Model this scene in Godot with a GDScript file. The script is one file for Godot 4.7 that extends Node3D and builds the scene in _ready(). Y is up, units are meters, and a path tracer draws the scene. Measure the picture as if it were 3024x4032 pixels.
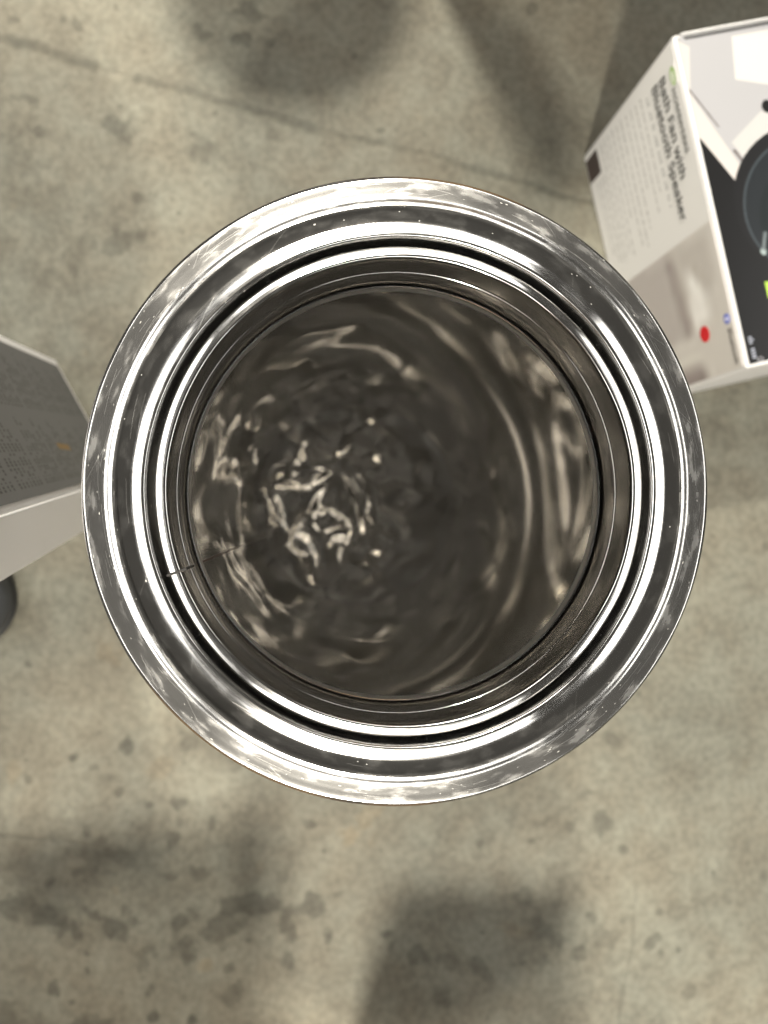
extends Node3D
# A double-wall steel flue pipe standing on a concrete shop floor, seen from above, with two printed cartons beside it.

const AXIS := Vector3(0.0365, 0.0, -0.009)      # where the pipe stands
const TOP := 0.451                              # height of its rim
var names := {}

# ---------------------------------------------------------------- naming helpers
func numbered(called: String) -> String:
	if not names.has(called):
		names[called] = 0
		return called
	names[called] += 1
	return "%s_%03d" % [called, names[called]]

func tag(o: Node, label: String, category: String, group := "") -> void:
	o.set_meta("label", label)
	o.set_meta("category", category)
	if group != "":
		o.set_meta("group", group)

func thing(called: String, label: String, category: String, at := Vector3.ZERO, turn := 0.0, group := "") -> Node3D:
	var o := Node3D.new()
	o.name = numbered(called)
	add_child(o)
	o.position = at
	o.rotation.y = turn
	tag(o, label, category, group)
	return o

func part(called: String, m: Mesh, mat: Material, parent: Node, at := Vector3.ZERO, basis := Basis()) -> MeshInstance3D:
	var o := MeshInstance3D.new()
	o.name = called
	o.mesh = m
	o.material_override = mat
	o.transform = Transform3D(basis, at)
	parent.add_child(o, true)
	return o

# ---------------------------------------------------------------- material helpers
func plain(c: Color, rough := 0.6, metal := 0.0) -> StandardMaterial3D:
	var m := StandardMaterial3D.new()
	m.albedo_color = c.linear_to_srgb()
	m.roughness = rough
	m.metallic = metal
	return m

func noise(sd: int, freq: float, octaves := 4, kind := FastNoiseLite.TYPE_SIMPLEX_SMOOTH) -> FastNoiseLite:
	var n := FastNoiseLite.new()
	n.seed = sd
	n.frequency = freq
	n.fractal_octaves = octaves
	n.noise_type = kind
	return n

func bytes(n: FastNoiseLite, w: int, h: int, normalize := true) -> PackedByteArray:
	var im := n.get_image(w, h, false, false, normalize)
	im.convert(Image.FORMAT_L8)
	return im.get_data()

func texture(data: PackedByteArray, w: int, h: int, format := Image.FORMAT_RGB8) -> ImageTexture:
	var im := Image.create_from_data(w, h, false, format, data)
	im.generate_mipmaps()
	return ImageTexture.create_from_image(im)

# ---------------------------------------------------------------- mesh helpers
# a grid of points with normals and uvs; triangles are turned so that they face along the normals
func grid_mesh(p: PackedVector3Array, nrm: PackedVector3Array, uv: PackedVector2Array, nu: int, nv: int) -> ArrayMesh:
	var idx := PackedInt32Array()
	for i in nu - 1:
		for j in nv - 1:
			var a := i * nv + j
			var b := a + 1
			var c := a + nv
			var d := c + 1
			for t in [[a, b, d], [a, d, c]]:
				var q: Vector3 = (p[t[1]] - p[t[0]]).cross(p[t[2]] - p[t[0]])
				if q.dot(nrm[t[0]] + nrm[t[1]] + nrm[t[2]]) > 0.0:
					idx.append_array(PackedInt32Array([t[0], t[2], t[1]]))
				else:
					idx.append_array(PackedInt32Array([t[0], t[1], t[2]]))
	var arr := []
	arr.resize(Mesh.ARRAY_MAX)
	arr[Mesh.ARRAY_VERTEX] = p
	arr[Mesh.ARRAY_NORMAL] = nrm
	arr[Mesh.ARRAY_TEX_UV] = uv
	arr[Mesh.ARRAY_INDEX] = idx
	var m := ArrayMesh.new()
	m.add_surface_from_arrays(Mesh.PRIMITIVE_TRIANGLES, arr)
	return m

func spline(c: Array, per: int) -> Array:
	var out := []
	for i in c.size() - 1:
		var p0: Vector2 = c[maxi(i - 1, 0)]
		var p1: Vector2 = c[i]
		var p2: Vector2 = c[i + 1]
		var p3: Vector2 = c[mini(i + 2, c.size() - 1)]
		for k in per:
			out.append(p1.cubic_interpolate(p2, p0, p3, float(k) / per))
	out.append(c[-1])
	return out

# a profile of (radius, height) turned about the vertical; normals lie to the left of the profile's direction
func lathe(profile: Array, segs: int, wobble := 0, a0 := 0.0, a1 := TAU) -> ArrayMesh:
	var nv := profile.size()
	var p := PackedVector3Array()
	var nn := PackedVector3Array()
	var uv := PackedVector2Array()
	var run := PackedFloat32Array([0.0])
	for j in range(1, nv):
		run.append(run[j - 1] + profile[j].distance_to(profile[j - 1]))
	for i in segs + 1:
		var a := lerpf(a0, a1, float(i) / segs)
		var dir := Vector3(cos(a), 0, sin(a))
		for j in nv:
			var q: Vector2 = profile[j]
			var w := Vector2.ZERO
			if wobble > 0:
				w = uneven(a) if wobble == 1 else dents(a, q) if wobble == 2 else glint_ripples(a, q)
			p.append(dir * (q.x + w.x) + Vector3(0, q.y + w.y, 0))
			var t: Vector2 = (profile[mini(j + 1, nv - 1)] - profile[maxi(j - 1, 0)]).normalized()
			nn.append((dir * -t.y + Vector3(0, t.x, 0)).normalized())
			uv.append(Vector2(float(i) / segs, run[j] / run[-1]))
	if wobble > 0:
		for i in segs + 1:
			for j in nv:
				var il := posmod(i - 1, segs) if a1 - a0 > TAU - 0.01 else maxi(i - 1, 0)
				var ir := (i + 1) % segs if a1 - a0 > TAU - 0.01 else mini(i + 1, segs)
				var du := p[ir * nv + j] - p[il * nv + j]
				var dv := p[i * nv + mini(j + 1, nv - 1)] - p[i * nv + maxi(j - 1, 0)]
				var q := du.cross(dv).normalized()
				if q.dot(nn[i * nv + j]) < 0.0:
					q = -q
				nn[i * nv + j] = q
	return grid_mesh(p, nn, uv, segs + 1, nv)

# a box with rounded edges, its near bottom corner at the origin; extends along +x, +y and -z
func carton_mesh(w: float, h: float, d: float, r := 0.0025) -> ArrayMesh:
	var st := SurfaceTool.new()
	st.begin(Mesh.PRIMITIVE_TRIANGLES)
	var half := Vector3(w, h, d) / 2.0
	var mid := Vector3(w / 2, h / 2, -d / 2)
	var sub := 3
	for axis in 3:
		for sgn in [-1.0, 1.0]:
			var u := (axis + 1) % 3
			var v := (axis + 2) % 3
			var line_u := [-half[u], -half[u] + r * 0.35, -half[u] + r, half[u] - r, half[u] - r * 0.35, half[u]]
			var line_v := [-half[v], -half[v] + r * 0.35, -half[v] + r, half[v] - r, half[v] - r * 0.35, half[v]]
			for i in 5:
				for j in 5:
					var q := []
					for k in [[0, 0], [1, 0], [1, 1], [0, 1]]:
						var x := Vector3.ZERO
						x[axis] = sgn * half[axis]
						x[u] = line_u[i + k[0]]
						x[v] = line_v[j + k[1]]
						var core := x.clamp(-half + Vector3.ONE * r, half - Vector3.ONE * r)
						var nr := (x - core).normalized()
						q.append([core + nr * r + mid, nr])
					for t in [[0, 1, 2], [0, 2, 3]]:
						var g: Vector3 = (q[t[1]][0] - q[t[0]][0]).cross(q[t[2]][0] - q[t[0]][0])
						var order = [t[0], t[2], t[1]] if g.dot(q[t[0]][1] + q[t[1]][1] + q[t[2]][1]) > 0 else t
						for k in order:
							st.set_normal(q[k][1])
							st.add_vertex(q[k][0])
	st.index()
	return st.commit()

# a printed sheet of thickness th lying on the plane of x and y, its lower left corner at the origin, uv (0,0) at the upper left
func sheet(w: float, h: float, th := 0.0004) -> ArrayMesh:
	var st := SurfaceTool.new()
	st.begin(Mesh.PRIMITIVE_TRIANGLES)
	var c := [Vector3(0, 0, th), Vector3(w, 0, th), Vector3(w, h, th), Vector3(0, h, th)]
	var uv := [Vector2(0, 1), Vector2(1, 1), Vector2(1, 0), Vector2(0, 0)]
	for k in [0, 2, 1, 0, 3, 2]:
		st.set_normal(Vector3.BACK)
		st.set_uv(uv[k])
		st.add_vertex(c[k])
	for e in 4:
		var a: Vector3 = c[e]
		var b: Vector3 = c[(e + 1) % 4]
		var out := (b - a).cross(Vector3.BACK).normalized()
		var low := Vector3(0, 0, -th)
		var q := [a, b, b + low, a + low]
		for k in [0, 1, 2, 0, 2, 3]:
			st.set_normal(out)
			st.set_uv(uv[e])
			st.add_vertex(q[k])
	return st.commit()

func lettering(text: String, size: float, width: float) -> Array:
	var f := SystemFont.new()
	f.font_names = PackedStringArray(["Droid Sans"])
	var t := TextMesh.new()
	t.text = text
	t.font = f
	t.font_size = 48
	t.pixel_size = size / 48.0 / 0.72
	t.depth = 0.0003
	t.curve_step = 2.0
	t.horizontal_alignment = HORIZONTAL_ALIGNMENT_LEFT
	t.vertical_alignment = VERTICAL_ALIGNMENT_CENTER
	var wide: float = t.get_aabb().size.x
	return [t, width / maxf(wide, 0.0001)]

# ---------------------------------------------------------------- the scene
func _ready() -> void:
	# camera
	var cam := Camera3D.new()
	cam.name = "camera"
	cam.fov = rad_to_deg(2.0 * atan(2016.0 / 2796.0))
	cam.near = 0.01
	cam.far = 60.0
	var tilt := atan(242.0 / 2796.0)
	var fwd := Vector3(sin(tilt), -cos(tilt), 0)
	cam.transform = Transform3D(Basis(Vector3(cos(tilt), sin(tilt), 0), Vector3(0, 0, -1), -fwd), Vector3(0, 0.76, 0))
	var lens := CameraAttributesPhysical.new()
	lens.frustum_focal_length = 7.0
	lens.exposure_aperture = 1.8
	lens.frustum_focus_distance = 0.315
	cam.attributes = lens
	add_child(cam)
	cam.fov = rad_to_deg(2.0 * atan(2016.0 / 2796.0))
	cam.current = true

	# the dim surroundings of the shop, its lamps and the added light panels
	var env := Environment.new()
	env.background_mode = Environment.BG_COLOR
	env.background_color = Color(0.064, 0.060, 0.053).linear_to_srgb()
	env.tonemap_mode = Environment.TONE_MAPPER_LINEAR
	env.tonemap_exposure = 0.88
	env.sdfgi_enabled = true
	env.ssao_enabled = true
	env.ssil_enabled = true
	var we := WorldEnvironment.new()
	we.name = "world_environment"
	we.environment = env
	add_child(we)
	build_lamps()
	build_phone()
	build_floor()
	build_shadow_casters()
	build_pipe()
	build_fan_carton()
	build_grey_carton()
	build_shoe()

# ---------------------------------------------------------------- lamps
func lamp(at: Vector3, size: Vector2, energy: float, color: Color, label: String) -> void:
	var t := thing("overhead_light", label, "lamp", at, 0.0, "lamps hanging over the floor")
	part("housing", carton_mesh(size.x + 0.04, 0.05, size.y + 0.04, 0.006), plain(Color(0.6, 0.6, 0.6), 0.5), t, Vector3(-size.x / 2 - 0.02, 0.004, size.y / 2 + 0.02))
	var glow := plain(Color(0.8, 0.8, 0.8), 0.6)
	glow.emission_enabled = true
	glow.emission = color
	glow.emission_energy_multiplier = 3.0
	part("diffuser", carton_mesh(size.x, 0.008, size.y, 0.003), glow, t, Vector3(-size.x / 2, -0.004, size.y / 2))
	part("suspension_rod", lathe([Vector2(0.006, 0.0), Vector2(0.006, 0.5)], 12), plain(Color(0.4, 0.4, 0.4), 0.4, 1.0), t, Vector3(0, 0.05, 0))
	var l := AreaLight3D.new()
	l.name = "area_light"
	l.area_size = size
	l.light_energy = energy
	l.light_color = color
	l.area_range = 12.0
	l.shadow_enabled = true
	l.position = Vector3(0, -0.012, 0)
	l.rotation = Vector3(-PI / 2, 0, 0)
	t.add_child(l)

func build_lamps() -> void:
	var warm := Color(1.0, 0.97, 0.91)
	var white := Color(1.0, 0.99, 0.97)
	lamp(Vector3(-0.10, 1.7, 1.05), Vector2(0.10, 0.10), 5.6, warm, "square white ceiling lamp over the tall brown cartons")
	lamp(Vector3(-0.12, 1.7, -1.05), Vector2(0.10, 0.10), 5.3, warm, "square white ceiling lamp over the added round bucket")
	lamp(Vector3(-1.95, 2.2, 0.0), Vector2(1.1, 3.0), 3.2, white, "broad white light panel added above the grey printed carton")  # added panel for the broad white rings on the left of the rim
	lamp(Vector3(2.35, 2.2, 0.0), Vector2(0.9, 3.0), 2.0, white, "long white light panel added above the white fan carton")  # added panel, whitens the rings on the right of the rim
	lamp(Vector3(0.0, 2.2, 1.95), Vector2(2.4, 0.65), 1.35, white, "long white light panel added above the wide brown carton")  # added panel for the white rings on the near side
	lamp(Vector3(0.0, 2.2, -1.95), Vector2(2.4, 0.65), 1.35, white, "long white light panel added beyond the bucket")  # added panel for the white rings on the far side

# the phone that takes the picture
func build_phone() -> void:
	var t := thing("phone", "slim black phone held flat above the pipe", "phone", Vector3(-0.060, 0.7660, 0.130))
	part("body", carton_mesh(0.075, 0.008, 0.147, 0.0035), plain(Color(0.02, 0.02, 0.022), 0.3), t)
	for k in 2:
		part("lens_ring", lathe([Vector2(0.0072, 0.0012), Vector2(0.0072, 0.0), Vector2(0.0062, -0.0004), Vector2(0.0055, 0.0012)], 32), plain(Color(0.1, 0.1, 0.1), 0.3, 1.0), t, Vector3(0.036, -0.0010, -0.130 + 0.020 * k))

# ---------------------------------------------------------------- floor
func build_floor() -> void:
	const S := 1536
	const MM := 1.6 / S
	var big := bytes(noise(3, 0.0032, 4), S, S)
	var mid := bytes(noise(11, 0.016, 4), S, S)
	var fine := bytes(noise(21, 0.09, 3), S, S)
	var warp := bytes(noise(33, 0.03, 3), S, S)
	var pits := bytes(noise(45, 0.05, 2, FastNoiseLite.TYPE_CELLULAR), S, S)
	var dark := PackedFloat32Array()
	dark.resize(S * S)
	var light := PackedFloat32Array()
	light.resize(S * S)
	var rust := PackedFloat32Array()
	rust.resize(S * S)
	var rng := RandomNumberGenerator.new()
	rng.seed = 7
	# stains in metres: x, z, radius, strength, stretch, angle, kind
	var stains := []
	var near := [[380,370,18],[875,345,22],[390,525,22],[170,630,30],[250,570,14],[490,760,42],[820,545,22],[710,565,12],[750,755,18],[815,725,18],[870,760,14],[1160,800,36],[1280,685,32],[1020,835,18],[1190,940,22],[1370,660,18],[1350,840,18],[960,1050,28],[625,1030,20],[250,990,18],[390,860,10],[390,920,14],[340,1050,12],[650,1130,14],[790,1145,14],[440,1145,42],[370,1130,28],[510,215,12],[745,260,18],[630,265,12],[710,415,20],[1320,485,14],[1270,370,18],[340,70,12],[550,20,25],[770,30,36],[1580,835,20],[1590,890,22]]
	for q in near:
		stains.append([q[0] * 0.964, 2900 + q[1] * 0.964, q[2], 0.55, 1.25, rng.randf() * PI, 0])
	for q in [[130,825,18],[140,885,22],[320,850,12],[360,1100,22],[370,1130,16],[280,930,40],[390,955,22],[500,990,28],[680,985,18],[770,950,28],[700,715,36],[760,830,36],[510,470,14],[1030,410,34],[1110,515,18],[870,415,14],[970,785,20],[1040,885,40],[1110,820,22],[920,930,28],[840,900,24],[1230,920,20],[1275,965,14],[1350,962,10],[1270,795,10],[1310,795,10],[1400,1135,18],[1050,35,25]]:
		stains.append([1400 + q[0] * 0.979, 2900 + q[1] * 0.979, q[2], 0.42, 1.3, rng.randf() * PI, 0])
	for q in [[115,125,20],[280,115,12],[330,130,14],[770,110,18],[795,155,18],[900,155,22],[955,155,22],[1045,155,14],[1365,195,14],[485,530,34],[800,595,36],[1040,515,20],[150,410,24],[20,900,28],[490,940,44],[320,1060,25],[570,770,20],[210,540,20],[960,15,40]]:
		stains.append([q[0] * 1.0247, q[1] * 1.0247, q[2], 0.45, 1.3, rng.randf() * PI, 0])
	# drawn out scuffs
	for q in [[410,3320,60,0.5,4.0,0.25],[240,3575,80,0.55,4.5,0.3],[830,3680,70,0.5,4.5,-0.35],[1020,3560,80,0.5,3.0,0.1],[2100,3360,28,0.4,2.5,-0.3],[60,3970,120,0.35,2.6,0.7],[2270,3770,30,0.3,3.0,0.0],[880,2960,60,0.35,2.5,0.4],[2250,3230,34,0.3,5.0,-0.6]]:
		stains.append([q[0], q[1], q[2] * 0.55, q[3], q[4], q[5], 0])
	# broad soft darker patches
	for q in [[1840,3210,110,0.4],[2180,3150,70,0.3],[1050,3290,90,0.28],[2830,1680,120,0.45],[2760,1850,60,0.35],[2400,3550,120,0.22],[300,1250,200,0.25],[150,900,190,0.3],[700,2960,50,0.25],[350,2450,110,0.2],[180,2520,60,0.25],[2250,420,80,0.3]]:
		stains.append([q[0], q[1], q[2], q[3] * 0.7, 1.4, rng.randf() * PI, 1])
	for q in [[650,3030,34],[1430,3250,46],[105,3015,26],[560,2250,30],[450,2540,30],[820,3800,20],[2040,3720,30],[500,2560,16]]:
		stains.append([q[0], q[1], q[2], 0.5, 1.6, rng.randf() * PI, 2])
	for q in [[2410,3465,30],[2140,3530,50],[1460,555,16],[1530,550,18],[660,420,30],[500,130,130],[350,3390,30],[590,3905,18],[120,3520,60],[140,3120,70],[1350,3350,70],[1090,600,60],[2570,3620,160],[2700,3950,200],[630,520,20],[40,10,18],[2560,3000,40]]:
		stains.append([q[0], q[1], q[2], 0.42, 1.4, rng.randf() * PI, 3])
	for k in 700:
		stains.append([rng.randf_range(-1200, 3900), rng.randf_range(-700, 4700), rng.randf_range(3, 9) * (1.0 + rng.randf()), rng.randf_range(0.12, 0.4), 1.4, rng.randf() * PI, [0, 0, 0, 3, 2][rng.randi() % 5]])
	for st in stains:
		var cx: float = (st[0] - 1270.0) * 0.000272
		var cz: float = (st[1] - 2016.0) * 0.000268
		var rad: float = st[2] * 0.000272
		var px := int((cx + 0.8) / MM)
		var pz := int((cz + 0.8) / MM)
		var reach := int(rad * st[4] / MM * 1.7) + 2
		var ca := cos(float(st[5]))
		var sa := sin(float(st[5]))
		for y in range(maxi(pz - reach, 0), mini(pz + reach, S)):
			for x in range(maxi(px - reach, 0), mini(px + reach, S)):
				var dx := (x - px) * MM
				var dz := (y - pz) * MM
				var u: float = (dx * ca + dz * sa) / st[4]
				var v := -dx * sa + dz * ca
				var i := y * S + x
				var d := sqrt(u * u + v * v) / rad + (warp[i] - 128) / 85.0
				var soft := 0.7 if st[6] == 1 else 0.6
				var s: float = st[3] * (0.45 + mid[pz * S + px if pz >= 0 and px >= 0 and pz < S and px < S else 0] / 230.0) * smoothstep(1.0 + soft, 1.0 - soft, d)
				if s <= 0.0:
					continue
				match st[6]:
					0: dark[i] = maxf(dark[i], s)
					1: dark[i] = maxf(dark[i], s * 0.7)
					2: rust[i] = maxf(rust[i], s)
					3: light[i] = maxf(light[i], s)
	# the crack across the slab, the saw line, their dirt, and a painted shadow edge
	var height := PackedByteArray()
	height.resize(S * S)
	height.fill(160)
	var lines := [
		[[Vector2(-800, -40), Vector2(0, 190), Vector2(200, 228), Vector2(400, 290)], 12.0, 0.62],
		[[Vector2(400, 290), Vector2(560, 325)], 5.0, 0.25],
		[[Vector2(560, 325), Vector2(760, 365), Vector2(940, 415), Vector2(1100, 450), Vector2(1230, 490)], 11.0, 0.55],
		[[Vector2(1230, 490), Vector2(1420, 525), Vector2(1700, 570), Vector2(1880, 630), Vector2(2050, 660), Vector2(2250, 725), Vector2(2700, 800), Vector2(3600, 1000)], 8.0, 0.45],
		[[Vector2(2545, 3440), Vector2(2530, 3800), Vector2(2480, 4032), Vector2(2440, 4400)], 4.0, 0.2],
		[[Vector2(1020, 570), Vector2(1130, 660)], 4.0, 0.2],
		[[Vector2(-300, 3190), Vector2(0, 3245), Vector2(300, 3285), Vector2(520, 3350)], 5.0, 0.3]]  # edge of the lower left floor shadow, painted dark
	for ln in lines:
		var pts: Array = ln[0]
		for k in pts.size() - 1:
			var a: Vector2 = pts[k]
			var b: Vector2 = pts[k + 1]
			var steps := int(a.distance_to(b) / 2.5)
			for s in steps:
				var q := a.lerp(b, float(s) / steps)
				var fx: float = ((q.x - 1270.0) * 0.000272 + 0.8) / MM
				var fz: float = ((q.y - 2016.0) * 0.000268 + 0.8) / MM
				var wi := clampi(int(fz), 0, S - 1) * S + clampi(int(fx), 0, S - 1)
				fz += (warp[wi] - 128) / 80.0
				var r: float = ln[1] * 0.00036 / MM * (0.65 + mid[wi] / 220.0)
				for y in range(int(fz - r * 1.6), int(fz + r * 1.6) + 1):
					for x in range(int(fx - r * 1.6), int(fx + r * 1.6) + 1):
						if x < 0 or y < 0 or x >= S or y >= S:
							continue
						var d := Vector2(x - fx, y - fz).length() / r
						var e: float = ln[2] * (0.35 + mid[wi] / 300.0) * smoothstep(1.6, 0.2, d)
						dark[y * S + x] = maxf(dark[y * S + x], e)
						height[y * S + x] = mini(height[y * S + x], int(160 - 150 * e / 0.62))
	var rgb := PackedByteArray()
	rgb.resize(S * S * 3)
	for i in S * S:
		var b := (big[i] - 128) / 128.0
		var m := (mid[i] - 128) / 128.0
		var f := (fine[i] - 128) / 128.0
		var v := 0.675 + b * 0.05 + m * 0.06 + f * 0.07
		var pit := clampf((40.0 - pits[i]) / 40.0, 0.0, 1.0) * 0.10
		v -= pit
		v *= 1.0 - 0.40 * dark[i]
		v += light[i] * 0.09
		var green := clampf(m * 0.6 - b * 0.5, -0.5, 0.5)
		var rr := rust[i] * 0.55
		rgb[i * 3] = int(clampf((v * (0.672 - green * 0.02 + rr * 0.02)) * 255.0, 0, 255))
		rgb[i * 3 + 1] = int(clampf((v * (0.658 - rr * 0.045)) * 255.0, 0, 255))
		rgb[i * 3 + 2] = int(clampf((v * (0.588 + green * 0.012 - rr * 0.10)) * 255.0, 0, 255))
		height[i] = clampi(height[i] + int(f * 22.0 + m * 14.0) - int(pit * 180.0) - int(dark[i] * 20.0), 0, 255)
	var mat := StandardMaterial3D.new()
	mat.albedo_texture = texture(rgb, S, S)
	mat.roughness = 0.72
	mat.metallic_specular = 0.4
	var him := Image.create_from_data(S, S, false, Image.FORMAT_L8, height)
	him.convert(Image.FORMAT_RGBA8)
	him.bump_map_to_normal_map(3.0)
	him.generate_mipmaps()
	mat.normal_enabled = true
	mat.normal_texture = ImageTexture.create_from_image(him)
	mat.normal_scale = 0.7
	var p := PackedVector3Array()
	var nn := PackedVector3Array()
	var uv := PackedVector2Array()
	for i in 11:
		for j in 11:
			var x := -4.0 + i * 0.8
			var z := -4.0 + j * 0.8
			p.append(Vector3(x, 0, z))
			nn.append(Vector3.UP)
			uv.append(Vector2((x + 0.8) / 1.6, (z + 0.8) / 1.6))
	var fl := part("floor", grid_mesh(p, nn, uv, 11, 11), mat, self)
	fl.set_meta("kind", "structure")

# ---------------------------------------------------------------- things added out of view to cast shadows on the floor
func added_carton(at: Vector3, size: Vector3, turn: float, label: String) -> void:
	var t := thing("added_carton", label, "carton", at, turn, "added cartons casting shadows from out of view")
	var card := plain(Color(0.33, 0.22, 0.12), 0.85)
	part("body", carton_mesh(size.x, size.y, size.z, 0.003), card, t)
	part("packing_tape", carton_mesh(size.x - 0.01, 0.0006, 0.05, 0.0002), plain(Color(0.45, 0.33, 0.18), 0.25), t, Vector3(0.005, size.y, -size.z / 2 + 0.025))
	for k in 2:
		part("tape_end", carton_mesh(0.0006, 0.07, 0.05, 0.0002), plain(Color(0.45, 0.33, 0.18), 0.25), t, Vector3(size.x if k == 1 else -0.0006, size.y - 0.072, -size.z / 2 + 0.025))

func build_shadow_casters() -> void:
	added_carton(Vector3(-0.72, 0, 0.95), Vector3(0.66, 0.65, 0.33), 0.03, "wide brown carton added out of view to shade the floor")  # unseen, added to shade the lower left floor
	added_carton(Vector3(0.005, 0, 0.78), Vector3(0.140, 0.58, 0.16), -0.06, "slim tall brown carton added beside the wide one to shade the floor")  # unseen, added for the shadow at the lower middle
	added_carton(Vector3(0.097, 0, -0.62), Vector3(0.24, 0.68, 0.25), 0.0, "tall brown carton added behind the white fan carton for its shadow")  # unseen, added for the shadow at the upper right
	var t := thing("added_pail", "round grey metal bucket added out of view for its shadow", "added_pail", Vector3(-0.058, 0, -0.71))  # unseen, added for the rounded shadow at the top
	t.scale = Vector3(0.86, 0.88, 0.86)
	part("wall", lathe([Vector2(0.078, 0.0), Vector2(0.080, 0.01), Vector2(0.092, 0.585), Vector2(0.096, 0.59), Vector2(0.096, 0.60), Vector2(0.091, 0.602), Vector2(0.088, 0.59), Vector2(0.077, 0.012), Vector2(0.0, 0.012)], 64), plain(Color(0.35, 0.35, 0.36), 0.35, 0.8), t)
	part("lid", lathe([Vector2(0.1, 0.592), Vector2(0.1, 0.609), Vector2(0.096, 0.611), Vector2(0.085, 0.606), Vector2(0.0, 0.607)], 64), plain(Color(0.3, 0.3, 0.31), 0.4, 0.8), t)

# ---------------------------------------------------------------- the pipe
func steel(rough: float, tint := Color(0.70, 0.69, 0.68)) -> StandardMaterial3D:
	return plain(tint, rough, 1.0)

# brushed and scratched steel with dust specks; u runs round the pipe, v across the profile
func worn_steel(sd: int, rough_lo: float, rough_hi: float, specks: int, smears: int) -> StandardMaterial3D:
	const W := 2048
	const HH := 128
	var rng := RandomNumberGenerator.new()
	rng.seed = sd
	var a := bytes(noise(sd, 0.02, 4), W, HH)
	var b := bytes(noise(sd + 1, 0.15, 3), W, HH)
	var streak := bytes(noise(sd + 2, 0.25, 2), W, HH)
	var col := PackedByteArray()
	col.resize(W * HH * 3)
	var rou := PackedByteArray()
	rou.resize(W * HH)
	var met := PackedByteArray()
	met.resize(W * HH)
	met.fill(255)
	for y in HH:
		for x in W:
			var i := y * W + x
			# streaks run round the ring: look the noise up with x squeezed
			var s := streak[(y * 1) * W + (x >> 4)] / 255.0
			var patch := smoothstep(0.45, 0.85, a[i] / 255.0)
			var r := lerpf(rough_lo, rough_hi, clampf(patch * (0.85 + 0.15 * s) + (b[i] / 255.0 - 0.5) * 0.1, 0.0, 1.0))
			rou[i] = int(r * 255.0)
			var v := 0.86 + (b[i] / 255.0 - 0.5) * 0.03
			col[i * 3] = int(v * 255)
			col[i * 3 + 1] = int(v * 0.995 * 255)
			col[i * 3 + 2] = int(v * 0.985 * 255)
	for k in smears:      # scratches: short rough lines
		var x0 := rng.randf() * W
		var y0 := rng.randf() * HH
		var along := rng.randf_range(-1.0, 1.0)
		var n := rng.randi_range(8, 60)
		var slope := rng.randf_range(-0.25, 0.25) if rng.randf() < 0.7 else rng.randf_range(-2.0, 2.0)
		for s in n:
			var x := posmod(int(x0 + s), W)
			var y := int(y0 + s * slope)
			if y >= 0 and y < HH:
				rou[y * W + x] = mini(255, rou[y * W + x] + 26)
	for k in specks:
		var x := rng.randi() % W
		var y := rng.randi() % HH
		var sz := 1 if rng.randf() < 0.75 else 2
		for dy in sz:
			for dx in sz:
				var i := mini(y + dy, HH - 1) * W + (x + dx) % W
				met[i] = 30
				rou[i] = 230
				col[i * 3] = 190
				col[i * 3 + 1] = 188
				col[i * 3 + 2] = 180
	var m := StandardMaterial3D.new()
	m.albedo_texture = texture(col, W, HH)
	m.metallic = 1.0
	m.metallic_texture = texture(met, W, HH, Image.FORMAT_L8)
	m.roughness = 1.0
	m.roughness_texture = texture(rou, W, HH, Image.FORMAT_L8)
	return m

var bend: FastNoiseLite
var soft: FastNoiseLite
var kink: FastNoiseLite
var swell: FastNoiseLite

# the flange is not quite flat
func uneven(a: float) -> Vector2:
	return Vector2(0, bend.get_noise_2d(cos(a) * 1.2, sin(a) * 1.2) * 0.0006)

# the liner's gentle dents, a rolled bead and the flared foot
func dents(a: float, q: Vector2) -> Vector2:
	var w := soft.get_noise_3d(cos(a) * 1.3, q.y * 7.0, sin(a) * 1.3) * 0.0011 + kink.get_noise_3d(cos(a) * 4.0, q.y * 22.0, sin(a) * 4.0) * 0.00014
	w *= 0.05 + 0.95 * smoothstep(0.5, -0.5, cos(a))     # dents flattened towards the fan carton to keep that wall dark
	w += 0.0005 * exp(-pow((q.y - 0.235) / 0.0035, 2.0)) * smoothstep(0.1, 0.8, sin(a))
	return Vector2(w, 0)

# ripples shaped to mirror a web of light on the added cap
func glint_ripples(a: float, q: Vector2) -> Vector2:
	var x := cos(a) * q.x
	var z := sin(a) * q.x
	var h := swell.get_noise_2d(x * 14.0 + 5.0, z * 14.0) * 0.0012
	var ridge := 1.0 - absf(swell.get_noise_2d(x * 19.0 + 3.0, z * 19.0))
	var fold := 1.0 - absf(swell.get_noise_2d(x * 30.0, z * 30.0 + 9.0))
	var off := Vector2(x + 0.034, z - 0.004).length()
	var near := exp(-pow(off / 0.092, 2.0))
	h += (0.0002 + 0.0034 * near) * ridge * ridge + (0.0001 + 0.0005 * near) * fold * fold
	h += 0.0017 * near * sin(off * 150.0 + swell.get_noise_2d(x * 20.0, z * 20.0) * 3.0)
	return Vector2(0, h)

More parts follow.
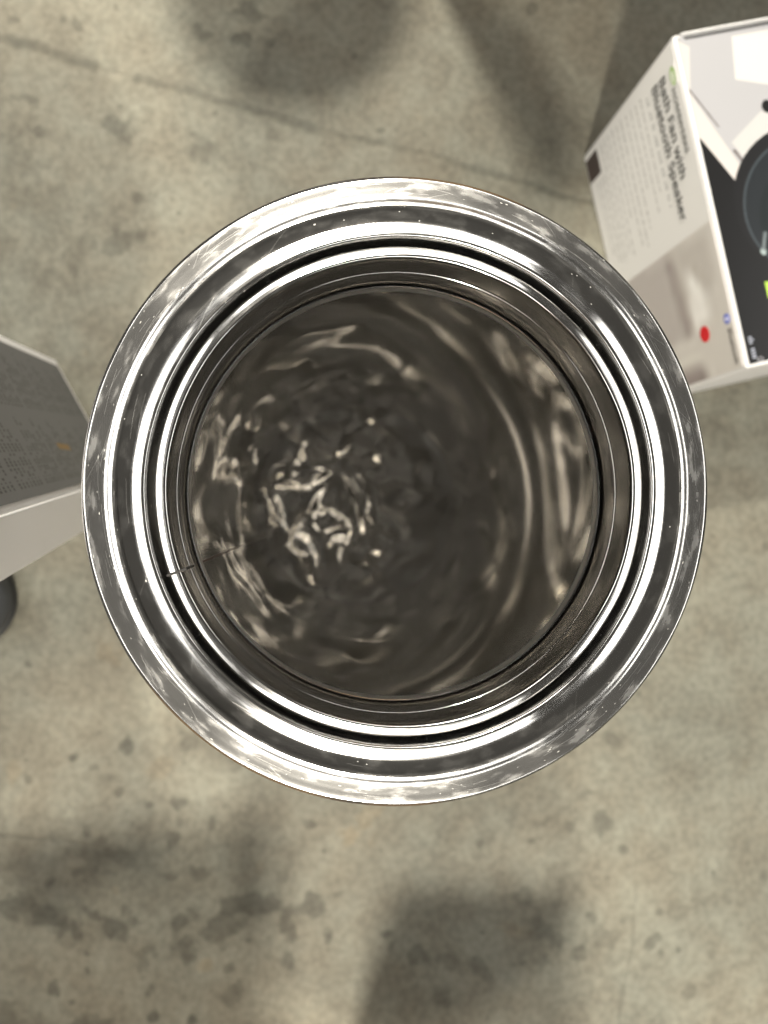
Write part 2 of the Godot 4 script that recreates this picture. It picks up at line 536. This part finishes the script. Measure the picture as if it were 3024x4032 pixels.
func build_pipe() -> void:
	var t := thing("flue_pipe", "polished double-wall steel flue pipe standing upright on the concrete floor", "pipe", AXIS)
	t.scale = Vector3(1.009, 1.01, 1.009)
	# outer shell with its folded lower and upper edges
	part("outer_shell", lathe([Vector2(0.1245, 0.0), Vector2(0.129, 0.0), Vector2(0.1295, 0.004), Vector2(0.1295, 0.41), Vector2(0.1302, 0.437), Vector2(0.133, 0.442), Vector2(0.1355, 0.444)], 160), steel(0.22), t)
	# the flange: folded outer edge, sloping face, crest
	var edge := lathe(spline([Vector2(0.1340, 0.4425), Vector2(0.1360, 0.4434), Vector2(0.1366, 0.4448), Vector2(0.1364, 0.4470), Vector2(0.1352, 0.4479)], 5), 256)
	part("folded_edge", edge, steel(0.2), t)
	bend = noise(77, 1.6, 2)
	var flange := spline([Vector2(0.1358, 0.4472), Vector2(0.1348, 0.44805), Vector2(0.1310, 0.44800), Vector2(0.1275, 0.44795), Vector2(0.1262, 0.44815), Vector2(0.1248, 0.44866), Vector2(0.1236, 0.44895), Vector2(0.1229, 0.4490), Vector2(0.1223, 0.44885)], 9)
	part("flange", lathe(flange, 320, 1), worn_steel(5, 0.21, 0.31, 150, 170), t)
	var step := spline([Vector2(0.1224, 0.44887), Vector2(0.1212, 0.4485), Vector2(0.1190, 0.4482), Vector2(0.1168, 0.4480), Vector2(0.1158, 0.44805), Vector2(0.1145, 0.44830), Vector2(0.1128, 0.44872), Vector2(0.1112, 0.44905), Vector2(0.1103, 0.4489), Vector2(0.1096, 0.4478), Vector2(0.1092, 0.4450), Vector2(0.1089, 0.4390), Vector2(0.1086, 0.4350), Vector2(0.1078, 0.4340)], 9)
	part("stepped_collar", lathe(step, 320, 1), worn_steel(15, 0.15, 0.20, 60, 60), t)
	var curl := spline([Vector2(0.1079, 0.4340), Vector2(0.1073, 0.4350), Vector2(0.1071, 0.4410), Vector2(0.1069, 0.4446), Vector2(0.1064, 0.44555), Vector2(0.1052, 0.4460), Vector2(0.1036, 0.4464), Vector2(0.1024, 0.4465), Vector2(0.1016, 0.4457), Vector2(0.1013, 0.4435), Vector2(0.1012, 0.4400)], 9)
	part("inner_curl", lathe(curl, 320, 1), worn_steel(25, 0.14, 0.17, 30, 10), t)
	var neck := spline([Vector2(0.1012, 0.4401), Vector2(0.1011, 0.4340), Vector2(0.1010, 0.4300), Vector2(0.1006, 0.4290), Vector2(0.1006, 0.4240), Vector2(0.1003, 0.4180), Vector2(0.0995, 0.4150), Vector2(0.0988, 0.4140)], 6)
	part("neck", lathe(neck, 256), steel(0.10), t)
	# flecks of yellowish paint left on the folded edge
	var fleck_mat := plain(Color(0.50, 0.50, 0.30), 0.7)
	var rng := RandomNumberGenerator.new()
	rng.seed = 4
	for k in 16:
		var fa := deg_to_rad([58.0, 64, 69, 71, 77, 80, 84, 88, 92, 101, 106, 118, 126, 131, 206, 214][k] + rng.randf_range(-1.0, 1.0))
		var fd := Vector3(cos(fa), 0, sin(fa))
		var up := Vector3(0, 1, 0).rotated(fd, rng.randf_range(-0.8, 0.8))
		part("paint_fleck", carton_mesh(rng.randf_range(0.0003, 0.0006), rng.randf_range(0.0006, 0.0016), 0.0004, 0.0001), fleck_mat, t, fd * 0.1364 + Vector3(0, 0.4455, 0), Basis(fd.cross(up).normalized(), up, fd).orthonormalized())
	# end of the collar inside
	part("collar_lip", lathe([Vector2(0.0989, 0.4141), Vector2(0.0985, 0.4132), Vector2(0.0986, 0.4085), Vector2(0.0992, 0.4078)], 256), steel(0.3), t)
	# the liner: thin sheet with gentle dents that bend what it mirrors
	soft = noise(91, 1.0, 2)
	kink = noise(95, 1.0, 1)
	swell = noise(99, 1.0, 1)
	var prof := []
	for k in 101:
		prof.append(Vector2(0.1035, 0.4085 - 0.4080 * k / 100.0))
	var liner_mat := steel(0.06, Color(0.64, 0.62, 0.585))
	part("liner", lathe(prof, 256, 2), liner_mat, t)
	# added mirror cap over the floor, rippled to imitate light playing there
	var flat := []
	for k in 91:
		flat.append(Vector2(0.1075 * (1.0 - k / 90.0) + 0.00001, 0.008))
	part("added_cap", lathe(flat, 256, 3), steel(0.17, Color(0.64, 0.62, 0.585)), t)
	# the welded seam down the liner and across the curl
	var sa := atan2(0.062, -0.176)
	var dir := Vector3(cos(sa), 0, sin(sa))
	var side := Vector3(-sin(sa), 0, cos(sa))
	var seam_mat := plain(Color(0.045, 0.022, 0.014), 0.5)
	part("seam", carton_mesh(0.0010, 0.405, 0.0036, 0.0003), seam_mat, t, dir * 0.1058 + Vector3(0, 0.001, 0) + side * 0.0005, Basis(-side, Vector3.UP, dir))
	var gap_mat := plain(Color(0.03, 0.028, 0.026), 0.6, 0.4)
	part("curl_joint", carton_mesh(0.0012, 0.018, 0.009, 0.0004), gap_mat, t, dir * 0.0990 + Vector3(0, 0.4285, 0) - side * 0.0006, Basis(side, Vector3.UP, side.cross(Vector3.UP)))

# ---------------------------------------------------------------- printed cartons
class Print:
	var w: int
	var h: int
	var per: float
	var data := PackedByteArray()
	func _init(wm: float, hm: float, scale: float, c: Color) -> void:
		per = scale
		w = int(wm * scale)
		h = int(hm * scale)
		data.resize(w * h * 3)
		for i in w * h:
			data[i * 3] = int(c.r * 255)
			data[i * 3 + 1] = int(c.g * 255)
			data[i * 3 + 2] = int(c.b * 255)
	func dot(x: int, y: int, c: Color, k := 1.0) -> void:
		if x < 0 or y < 0 or x >= w or y >= h:
			return
		var i := (y * w + x) * 3
		data[i] = int(lerpf(data[i], c.r * 255, k))
		data[i + 1] = int(lerpf(data[i + 1], c.g * 255, k))
		data[i + 2] = int(lerpf(data[i + 2], c.b * 255, k))
	func poly(pts: Array, c: Color, k := 1.0) -> void:
		var q := PackedVector2Array()
		var lo := Vector2(1e9, 1e9)
		var hi := Vector2(-1e9, -1e9)
		for p in pts:
			q.append(p * per)
			lo = lo.min(p * per)
			hi = hi.max(p * per)
		for y in range(maxi(int(lo.y), 0), mini(int(hi.y) + 1, h)):
			for x in range(maxi(int(lo.x), 0), mini(int(hi.x) + 1, w)):
				if Geometry2D.is_point_in_polygon(Vector2(x + 0.5, y + 0.5), q):
					dot(x, y, c, k)
	func disc(at: Vector2, r: Vector2, c: Color, k := 1.0, inner := 0.0) -> void:
		var a := at * per
		for y in range(int(a.y - r.y * per), int(a.y + r.y * per) + 1):
			for x in range(int(a.x - r.x * per), int(a.x + r.x * per) + 1):
				var d := Vector2((x + 0.5 - a.x) / (r.x * per), (y + 0.5 - a.y) / (r.y * per)).length()
				if d <= 1.0 and d >= inner:
					dot(x, y, c, k)
	func strokes(at: Vector2, length: float, tall: float, c: Color, k: float, sd: int) -> void:
		# a line of print too small to read: broken upright strokes along x
		var rng := RandomNumberGenerator.new()
		rng.seed = sd
		var x := at.x
		while x < at.x + length:
			var word := rng.randf_range(0.004, 0.011)
			var e := minf(x + word, at.x + length)
			while x < e:
				var th := tall * rng.randf_range(0.55, 1.0)
				poly([Vector2(x, at.y - th), Vector2(x + tall * 0.3, at.y - th), Vector2(x + tall * 0.3, at.y), Vector2(x, at.y)], c, k)
				x += tall * 0.55
			x += tall * 0.7
	func material(rough: float) -> StandardMaterial3D:
		var im := Image.create_from_data(w, h, false, Image.FORMAT_RGB8, data)
		im.generate_mipmaps()
		var m := StandardMaterial3D.new()
		m.albedo_texture = ImageTexture.create_from_image(im)
		m.roughness = rough
		return m

func mark(t: Node3D, top: float, text: String, x: float, down: float, size: float, width: float, mat: Material) -> void:
	var lt := lettering(text, size, width)
	part("lettering", lt[0], mat, t, Vector3(x, top - down, 0.0013), Basis.from_scale(Vector3(lt[1], 1, 1)))

# a point of the printed top: x along the carton's side, deep into its top
func pt(x: float, deep: float) -> Vector2:
	return Vector2(x - 0.003, 0.257 - deep)

func build_fan_carton() -> void:
	const L := 0.2798
	const HB := 0.2
	const D := 0.26
	var t := thing("fan_carton", "white printed carton of a bath fan with black and white printed top", "carton", Vector3(0.286, 0, -0.391))
	var s := Vector3(0.2287, 0, 0.9735).normalized()
	t.basis = Basis(s, Vector3.UP, s.cross(Vector3.UP))
	var card := plain(Color(0.66, 0.655, 0.65), 0.55)
	part("body", carton_mesh(L, HB, D, 0.002), card, t)
	# ---- the face towards the pipe
	var pr := Print.new(L - 0.006, HB - 0.006, 2600.0, Color(0.88, 0.875, 0.87))
	var o := Vector2(0.003, 0.003)
	var grey := Color(0.64, 0.61, 0.59)
	pr.poly([Vector2(0.005, 0.163), Vector2(0.030, 0.163), Vector2(0.030, 0.193), Vector2(0.005, 0.193)], Color(0.27, 0.23, 0.22))
	# illegible lines of small print
	pr.strokes(Vector2(0.017, 0.054), 0.098, 0.0052, Color(0.45, 0.45, 0.45), 0.55, 1)
	var small := [[0.064, 0.012, 0.085], [0.074, 0.012, 0.10], [0.084, 0.010, 0.075], [0.094, 0.010, 0.11], [0.105, 0.008, 0.125], [0.115, 0.008, 0.12], [0.125, 0.007, 0.09], [0.135, 0.007, 0.125], [0.144, 0.006, 0.12], [0.153, 0.006, 0.125], [0.161, 0.035, 0.095], [0.169, 0.035, 0.09], [0.177, 0.035, 0.08]]
	var sd := 10
	for q in small:
		pr.strokes(Vector2(q[1], q[0]), q[2], 0.0030, Color(0.40, 0.39, 0.38), 0.6, sd)
		sd += 1
	part("printed_face", sheet(L - 0.006, HB - 0.006), pr.material(0.45), t, Vector3(0.003, 0.003, 0.0002))
	# the soft picture of a bathroom on the lower end
	var pic := Print.new(0.124, HB - 0.006, 380.0, Color(0.79, 0.775, 0.755))
	pic.poly([Vector2(0.0, 0.2), Vector2(0.002, 0.075), Vector2(0.082, 0.066), Vector2(0.086, 0.2)], Color(0.70, 0.675, 0.665))
	pic.poly([Vector2(0.002, 0.08), Vector2(0.006, 0.010), Vector2(0.045, 0.010), Vector2(0.082, 0.07)], Color(0.735, 0.715, 0.695))
	pic.poly([Vector2(0.006, 0.068), Vector2(0.082, 0.060), Vector2(0.083, 0.073), Vector2(0.004, 0.082)], Color(0.62, 0.59, 0.58))
	pic.poly([Vector2(0.022, 0.050), Vector2(0.050, 0.028), Vector2(0.076, 0.030), Vector2(0.079, 0.056), Vector2(0.052, 0.054)], Color(0.89, 0.88, 0.87))
	pic.poly([Vector2(0.109, 0.2), Vector2(0.111, 0.058), Vector2(0.117, 0.050), Vector2(0.124, 0.058), Vector2(0.124, 0.2)], Color(0.58, 0.545, 0.535))
	var pim := Image.create_from_data(pic.w, pic.h, false, Image.FORMAT_RGB8, pic.data)
	pim.resize(pic.w / 3, pic.h / 3, Image.INTERPOLATE_LANCZOS)
	pim.resize(pic.w * 3, pic.h * 3, Image.INTERPOLATE_CUBIC)
	var pmat := StandardMaterial3D.new()
	pmat.albedo_texture = ImageTexture.create_from_image(pim)
	pmat.roughness = 0.45
	part("printed_picture", sheet(0.124, HB - 0.006), pmat, t, Vector3(0.153, 0.003, 0.0007))
	var dot := CylinderMesh.new()
	dot.top_radius = 0.0072
	dot.bottom_radius = 0.0072
	dot.height = 0.0004
	part("round_red_mark", dot, plain(Color(0.62, 0.004, 0.012), 0.45), t, Vector3(0.2386, HB - 0.0459, 0.0012), Basis(Vector3.RIGHT, PI / 2))
	var black := plain(Color(0.03, 0.03, 0.03), 0.5)
	mark(t, HB, "HOMEWERKS", 0.036, 0.0125, 0.0055, 0.054, plain(Color(0.12, 0.12, 0.12), 0.5))
	mark(t, HB, "Bath Fan with", 0.0185, 0.0258, 0.0098, 0.086, black)
	mark(t, HB, "Bluetooth Speaker", 0.0175, 0.0390, 0.0098, 0.119, black)
	mark(t, HB, "Bluetooth", 0.2425, 0.0092, 0.0055, 0.030, plain(Color(0.13, 0.12, 0.12), 0.5))
	# green leaf mark and the round blue mark
	var leaf := Print.new(0.016, 0.010, 4000.0, Color(0.88, 0.875, 0.87))
	leaf.disc(Vector2(0.008, 0.005), Vector2(0.0075, 0.0042), Color(0.62, 0.76, 0.45))
	leaf.disc(Vector2(0.0085, 0.0055), Vector2(0.005, 0.0025), Color(0.85, 0.88, 0.80))
	part("leaf_mark", sheet(0.016, 0.010), leaf.material(0.45), t, Vector3(0.0195, HB - 0.0145, 0.0008))
	var disc := CylinderMesh.new()
	disc.top_radius = 0.0043
	disc.bottom_radius = 0.0043
	disc.height = 0.0004
	part("round_blue_mark", disc, plain(Color(0.16, 0.20, 0.62), 0.45), t, Vector3(0.2345, HB - 0.0098, 0.0012), Basis(Vector3.RIGHT, PI / 2))
	for q in [[Vector2(0, -0.0028), Vector2(0, 0.0028)], [Vector2(0, 0.0028), Vector2(0.0016, 0.0014)], [Vector2(0.0016, 0.0014), Vector2(-0.0016, -0.0014)], [Vector2(0, -0.0028), Vector2(0.0016, -0.0014)], [Vector2(0.0016, -0.0014), Vector2(-0.0016, 0.0014)]]:
		var v: Vector2 = q[1] - q[0]
		part("rune_stroke", carton_mesh(v.length(), 0.0006, 0.0002, 0.00005), plain(Color(0.8, 0.8, 0.85), 0.45), t, Vector3(0.2345 + q[0].x, HB - 0.0098 + q[0].y, 0.0016), Basis(Vector3.BACK, v.angle()))
	# ---- the top
	var tp := Print.new(L - 0.006, D - 0.006, 2200.0, Color(0.61, 0.61, 0.62))
	# x runs along the side, y into the top; the sheet is laid with its far edge at uv 0
	tp.poly([pt(0.087, 0.0), pt(0.087, 0.0045), pt(0.134, 0.0296), pt(0.128, 0.035), pt(0.118, 0.0402), pt(0.108, 0.052), pt(0.1, 0.065), pt(0.09, 0.12), pt(0.10, 0.26), pt(0.28, 0.26), pt(0.28, 0.0)], Color(0.025, 0.025, 0.028))
	# the fan grille in the picture: pale facets and slots
	tp.poly([pt(0.003, 0.0), pt(0.05, 0.0), pt(0.085, 0.003), pt(0.131, 0.0285), pt(0.122, 0.036), pt(0.05, 0.004), pt(0.012, 0.012)], Color(0.72, 0.70, 0.69))
	tp.poly([pt(0.095, 0.030), pt(0.075, 0.06), pt(0.06, 0.11), pt(0.09, 0.11), pt(0.1, 0.065), pt(0.117, 0.041)], Color(0.69, 0.685, 0.68))
	tp.poly([pt(0.01, 0.05), pt(0.045, 0.045), pt(0.06, 0.09), pt(0.01, 0.11)], Color(0.745, 0.73, 0.72))
	tp.poly([pt(0.0463, 0.0035), pt(0.0804, 0.0212), pt(0.0808, 0.0226), pt(0.0463, 0.0048)], Color(0.33, 0.30, 0.29))
	tp.poly([pt(0.1012, 0.029), pt(0.119, 0.0385), pt(0.119, 0.0402), pt(0.1012, 0.0318)], Color(0.35, 0.32, 0.31))
	tp.disc(pt(0.0715, 0.067), Vector2(0.0055, 0.0045), Color(0.03, 0.03, 0.03))
	# the round speaker
	tp.disc(pt(0.152, 0.082), Vector2(0.062, 0.062), Color(0.05, 0.05, 0.055))
	tp.disc(pt(0.158, 0.085), Vector2(0.058, 0.058), Color(0.08, 0.10, 0.115))
	tp.disc(pt(0.158, 0.085), Vector2(0.058, 0.058), Color(0.20, 0.23, 0.25), 1.0, 0.965)
	tp.disc(pt(0.168, 0.088), Vector2(0.049, 0.049), Color(0.04, 0.075, 0.085))
	tp.disc(pt(0.188, 0.0365), Vector2(0.0032, 0.0026), Color(0.55, 0.60, 0.60))
	tp.poly([pt(0.186, 0.0355), pt(0.172, 0.0405), pt(0.173, 0.043), pt(0.188, 0.038)], Color(0.38, 0.41, 0.42))
	tp.poly([pt(0.213, 0.0316), pt(0.226, 0.0316), pt(0.232, 0.036), pt(0.213, 0.036)], Color(0.62, 0.75, 0.30))
	tp.strokes(pt(0.2545, 0.0072), 0.021, 0.0042, Color(0.72, 0.74, 0.80), 0.85, 77)
	tp.disc(pt(0.2745, 0.0135), Vector2(0.0022, 0.0028), Color(0.7, 0.7, 0.72), 0.8, 0.6)
	part("printed_top", sheet(L - 0.006, D - 0.006), tp.material(0.35), t, Vector3(0.003, HB + 0.0002, -0.003), Basis(Vector3.RIGHT, -PI / 2))
	# the tuck flap's slot along the far edge
	part("flap_slot", carton_mesh(0.0022, 0.0005, D - 0.02, 0.0002), plain(Color(0.05, 0.05, 0.05), 0.8), t, Vector3(0.0035, HB + 0.0005, -0.009))
	part("tuck_flap", carton_mesh(0.0016, 0.004, D - 0.012, 0.0006), card, t, Vector3(0.0006, HB - 0.001, -0.006))

func build_grey_carton() -> void:
	const W := 0.131
	const HB := 0.43
	const D := 0.10
	var t := thing("printed_carton", "leaning white carton with a grey face full of small print", "carton", Vector3(-0.2094, 0.001, -0.0378))
	var y := Vector3(0.125, 1.0, 0.098).normalized()
	var x := Vector3(-0.458, 0, -0.889)
	x = (x - y * x.dot(y)).normalized()
	t.basis = Basis(x, y, x.cross(y))
	var card := plain(Color(0.84, 0.84, 0.84), 0.6)
	part("body", carton_mesh(W, HB, D, 0.003), card, t)
	var pr := Print.new(W - 0.012, HB - 0.02, 1500.0, Color(0.40, 0.405, 0.415))
	var sd := 40
	var row := 0.012
	while row < HB - 0.03:
		for col in 2:
			pr.strokes(Vector2(0.006 + col * 0.057, row), 0.030 + 0.018 * ((sd * 7) % 5) / 4.0, 0.0040, Color(0.16, 0.16, 0.165), 0.9, sd)
			sd += 1
		row += 0.0075 if sd % 14 else 0.014
	pr.poly([Vector2(0.030, 0.225), Vector2(0.035, 0.225), Vector2(0.033, 0.262), Vector2(0.028, 0.262)], Color(0.58, 0.44, 0.22), 0.8)
	part("printed_face", sheet(W - 0.012, HB - 0.02), pr.material(0.5), t, Vector3(0.003, 0.014, 0.0003))
	# the narrow side panel, folded out along the edge
	var q := t.basis.inverse() * Vector3(-0.29, 0, 0.957)
	q.y = 0
	q = q.normalized()
	var b := Basis(q, Vector3.UP, q.cross(Vector3.UP))
	var flap := part("side_flap", carton_mesh(0.041, HB, 0.0022, 0.0008), card, t, Vector3(-0.001, 0.0, -0.001), b)
	part("fold_line", carton_mesh(0.0016, HB - 0.05, 0.0006, 0.0002), plain(Color(0.36, 0.36, 0.37), 0.7), flap, Vector3(0.016, 0.01, 0.0004))

# ---------------------------------------------------------------- the rounded dark thing at the edge
func build_shoe() -> void:
	var t := thing("shoe", "dark grey shoe with a rounded toe on the floor", "shoe", Vector3(-0.312, 0, 0.084), 0.12)
	var rows := 26
	var segs := 40
	for k in 2:
		var p := PackedVector3Array()
		var nn := PackedVector3Array()
		var uv := PackedVector2Array()
		for i in rows + 1:
			var f := float(i) / rows
			# half width of the shoe along its length, toe at x = 0 and heel at x = -0.28
			var xx := -0.285 * (1.0 - cos(f * PI)) / 2.0
			var g := -xx / 0.285
			var half := 0.043 * sqrt(clampf(1.0 - pow(1.0 - minf(g / 0.13, 1.0), 2.0), 0, 1)) * (1.0 - 0.28 * smoothstep(0.3, 0.55, g)) * sqrt(clampf((1.0 - g) / 0.07, 0.0, 1.0)) if g > 0.93 else 0.043 * sqrt(clampf(1.0 - pow(1.0 - minf(g / 0.13, 1.0), 2.0), 0, 1)) * (1.0 - 0.28 * smoothstep(0.3, 0.55, g))
			var tall := 0.018 + 0.030 * sqrt(clampf(g / 0.12, 0, 1)) + 0.045 * smoothstep(0.3, 0.7, g)
			if k == 0:
				half += 0.003 if half > 0.001 else 0.0
				tall = 0.016
			for j in segs + 1:
				var a := TAU * j / segs
				var c := cos(a)
				var s := sin(a)
				var pz := half * signf(c) * pow(absf(c), 0.7)
				var py := tall * (0.5 + 0.5 * signf(s) * pow(absf(s), 0.7 if k == 0 else 0.8))
				if k == 1:
					py = maxf(py, 0.010)
				p.append(Vector3(xx, py, pz))
				nn.append(Vector3(0.3 if g < 0.1 else 0.0, s, c).normalized())
				uv.append(Vector2(f, float(j) / segs))
		var raw := grid_mesh(p, nn, uv, rows + 1, segs + 1)
		var st := SurfaceTool.new()
		st.create_from(raw, 0)
		st.generate_normals()
		part("sole" if k == 0 else "upper", st.commit(), plain(Color(0.035, 0.036, 0.038), 0.7) if k == 0 else plain(Color(0.045, 0.048, 0.052), 0.45), t)
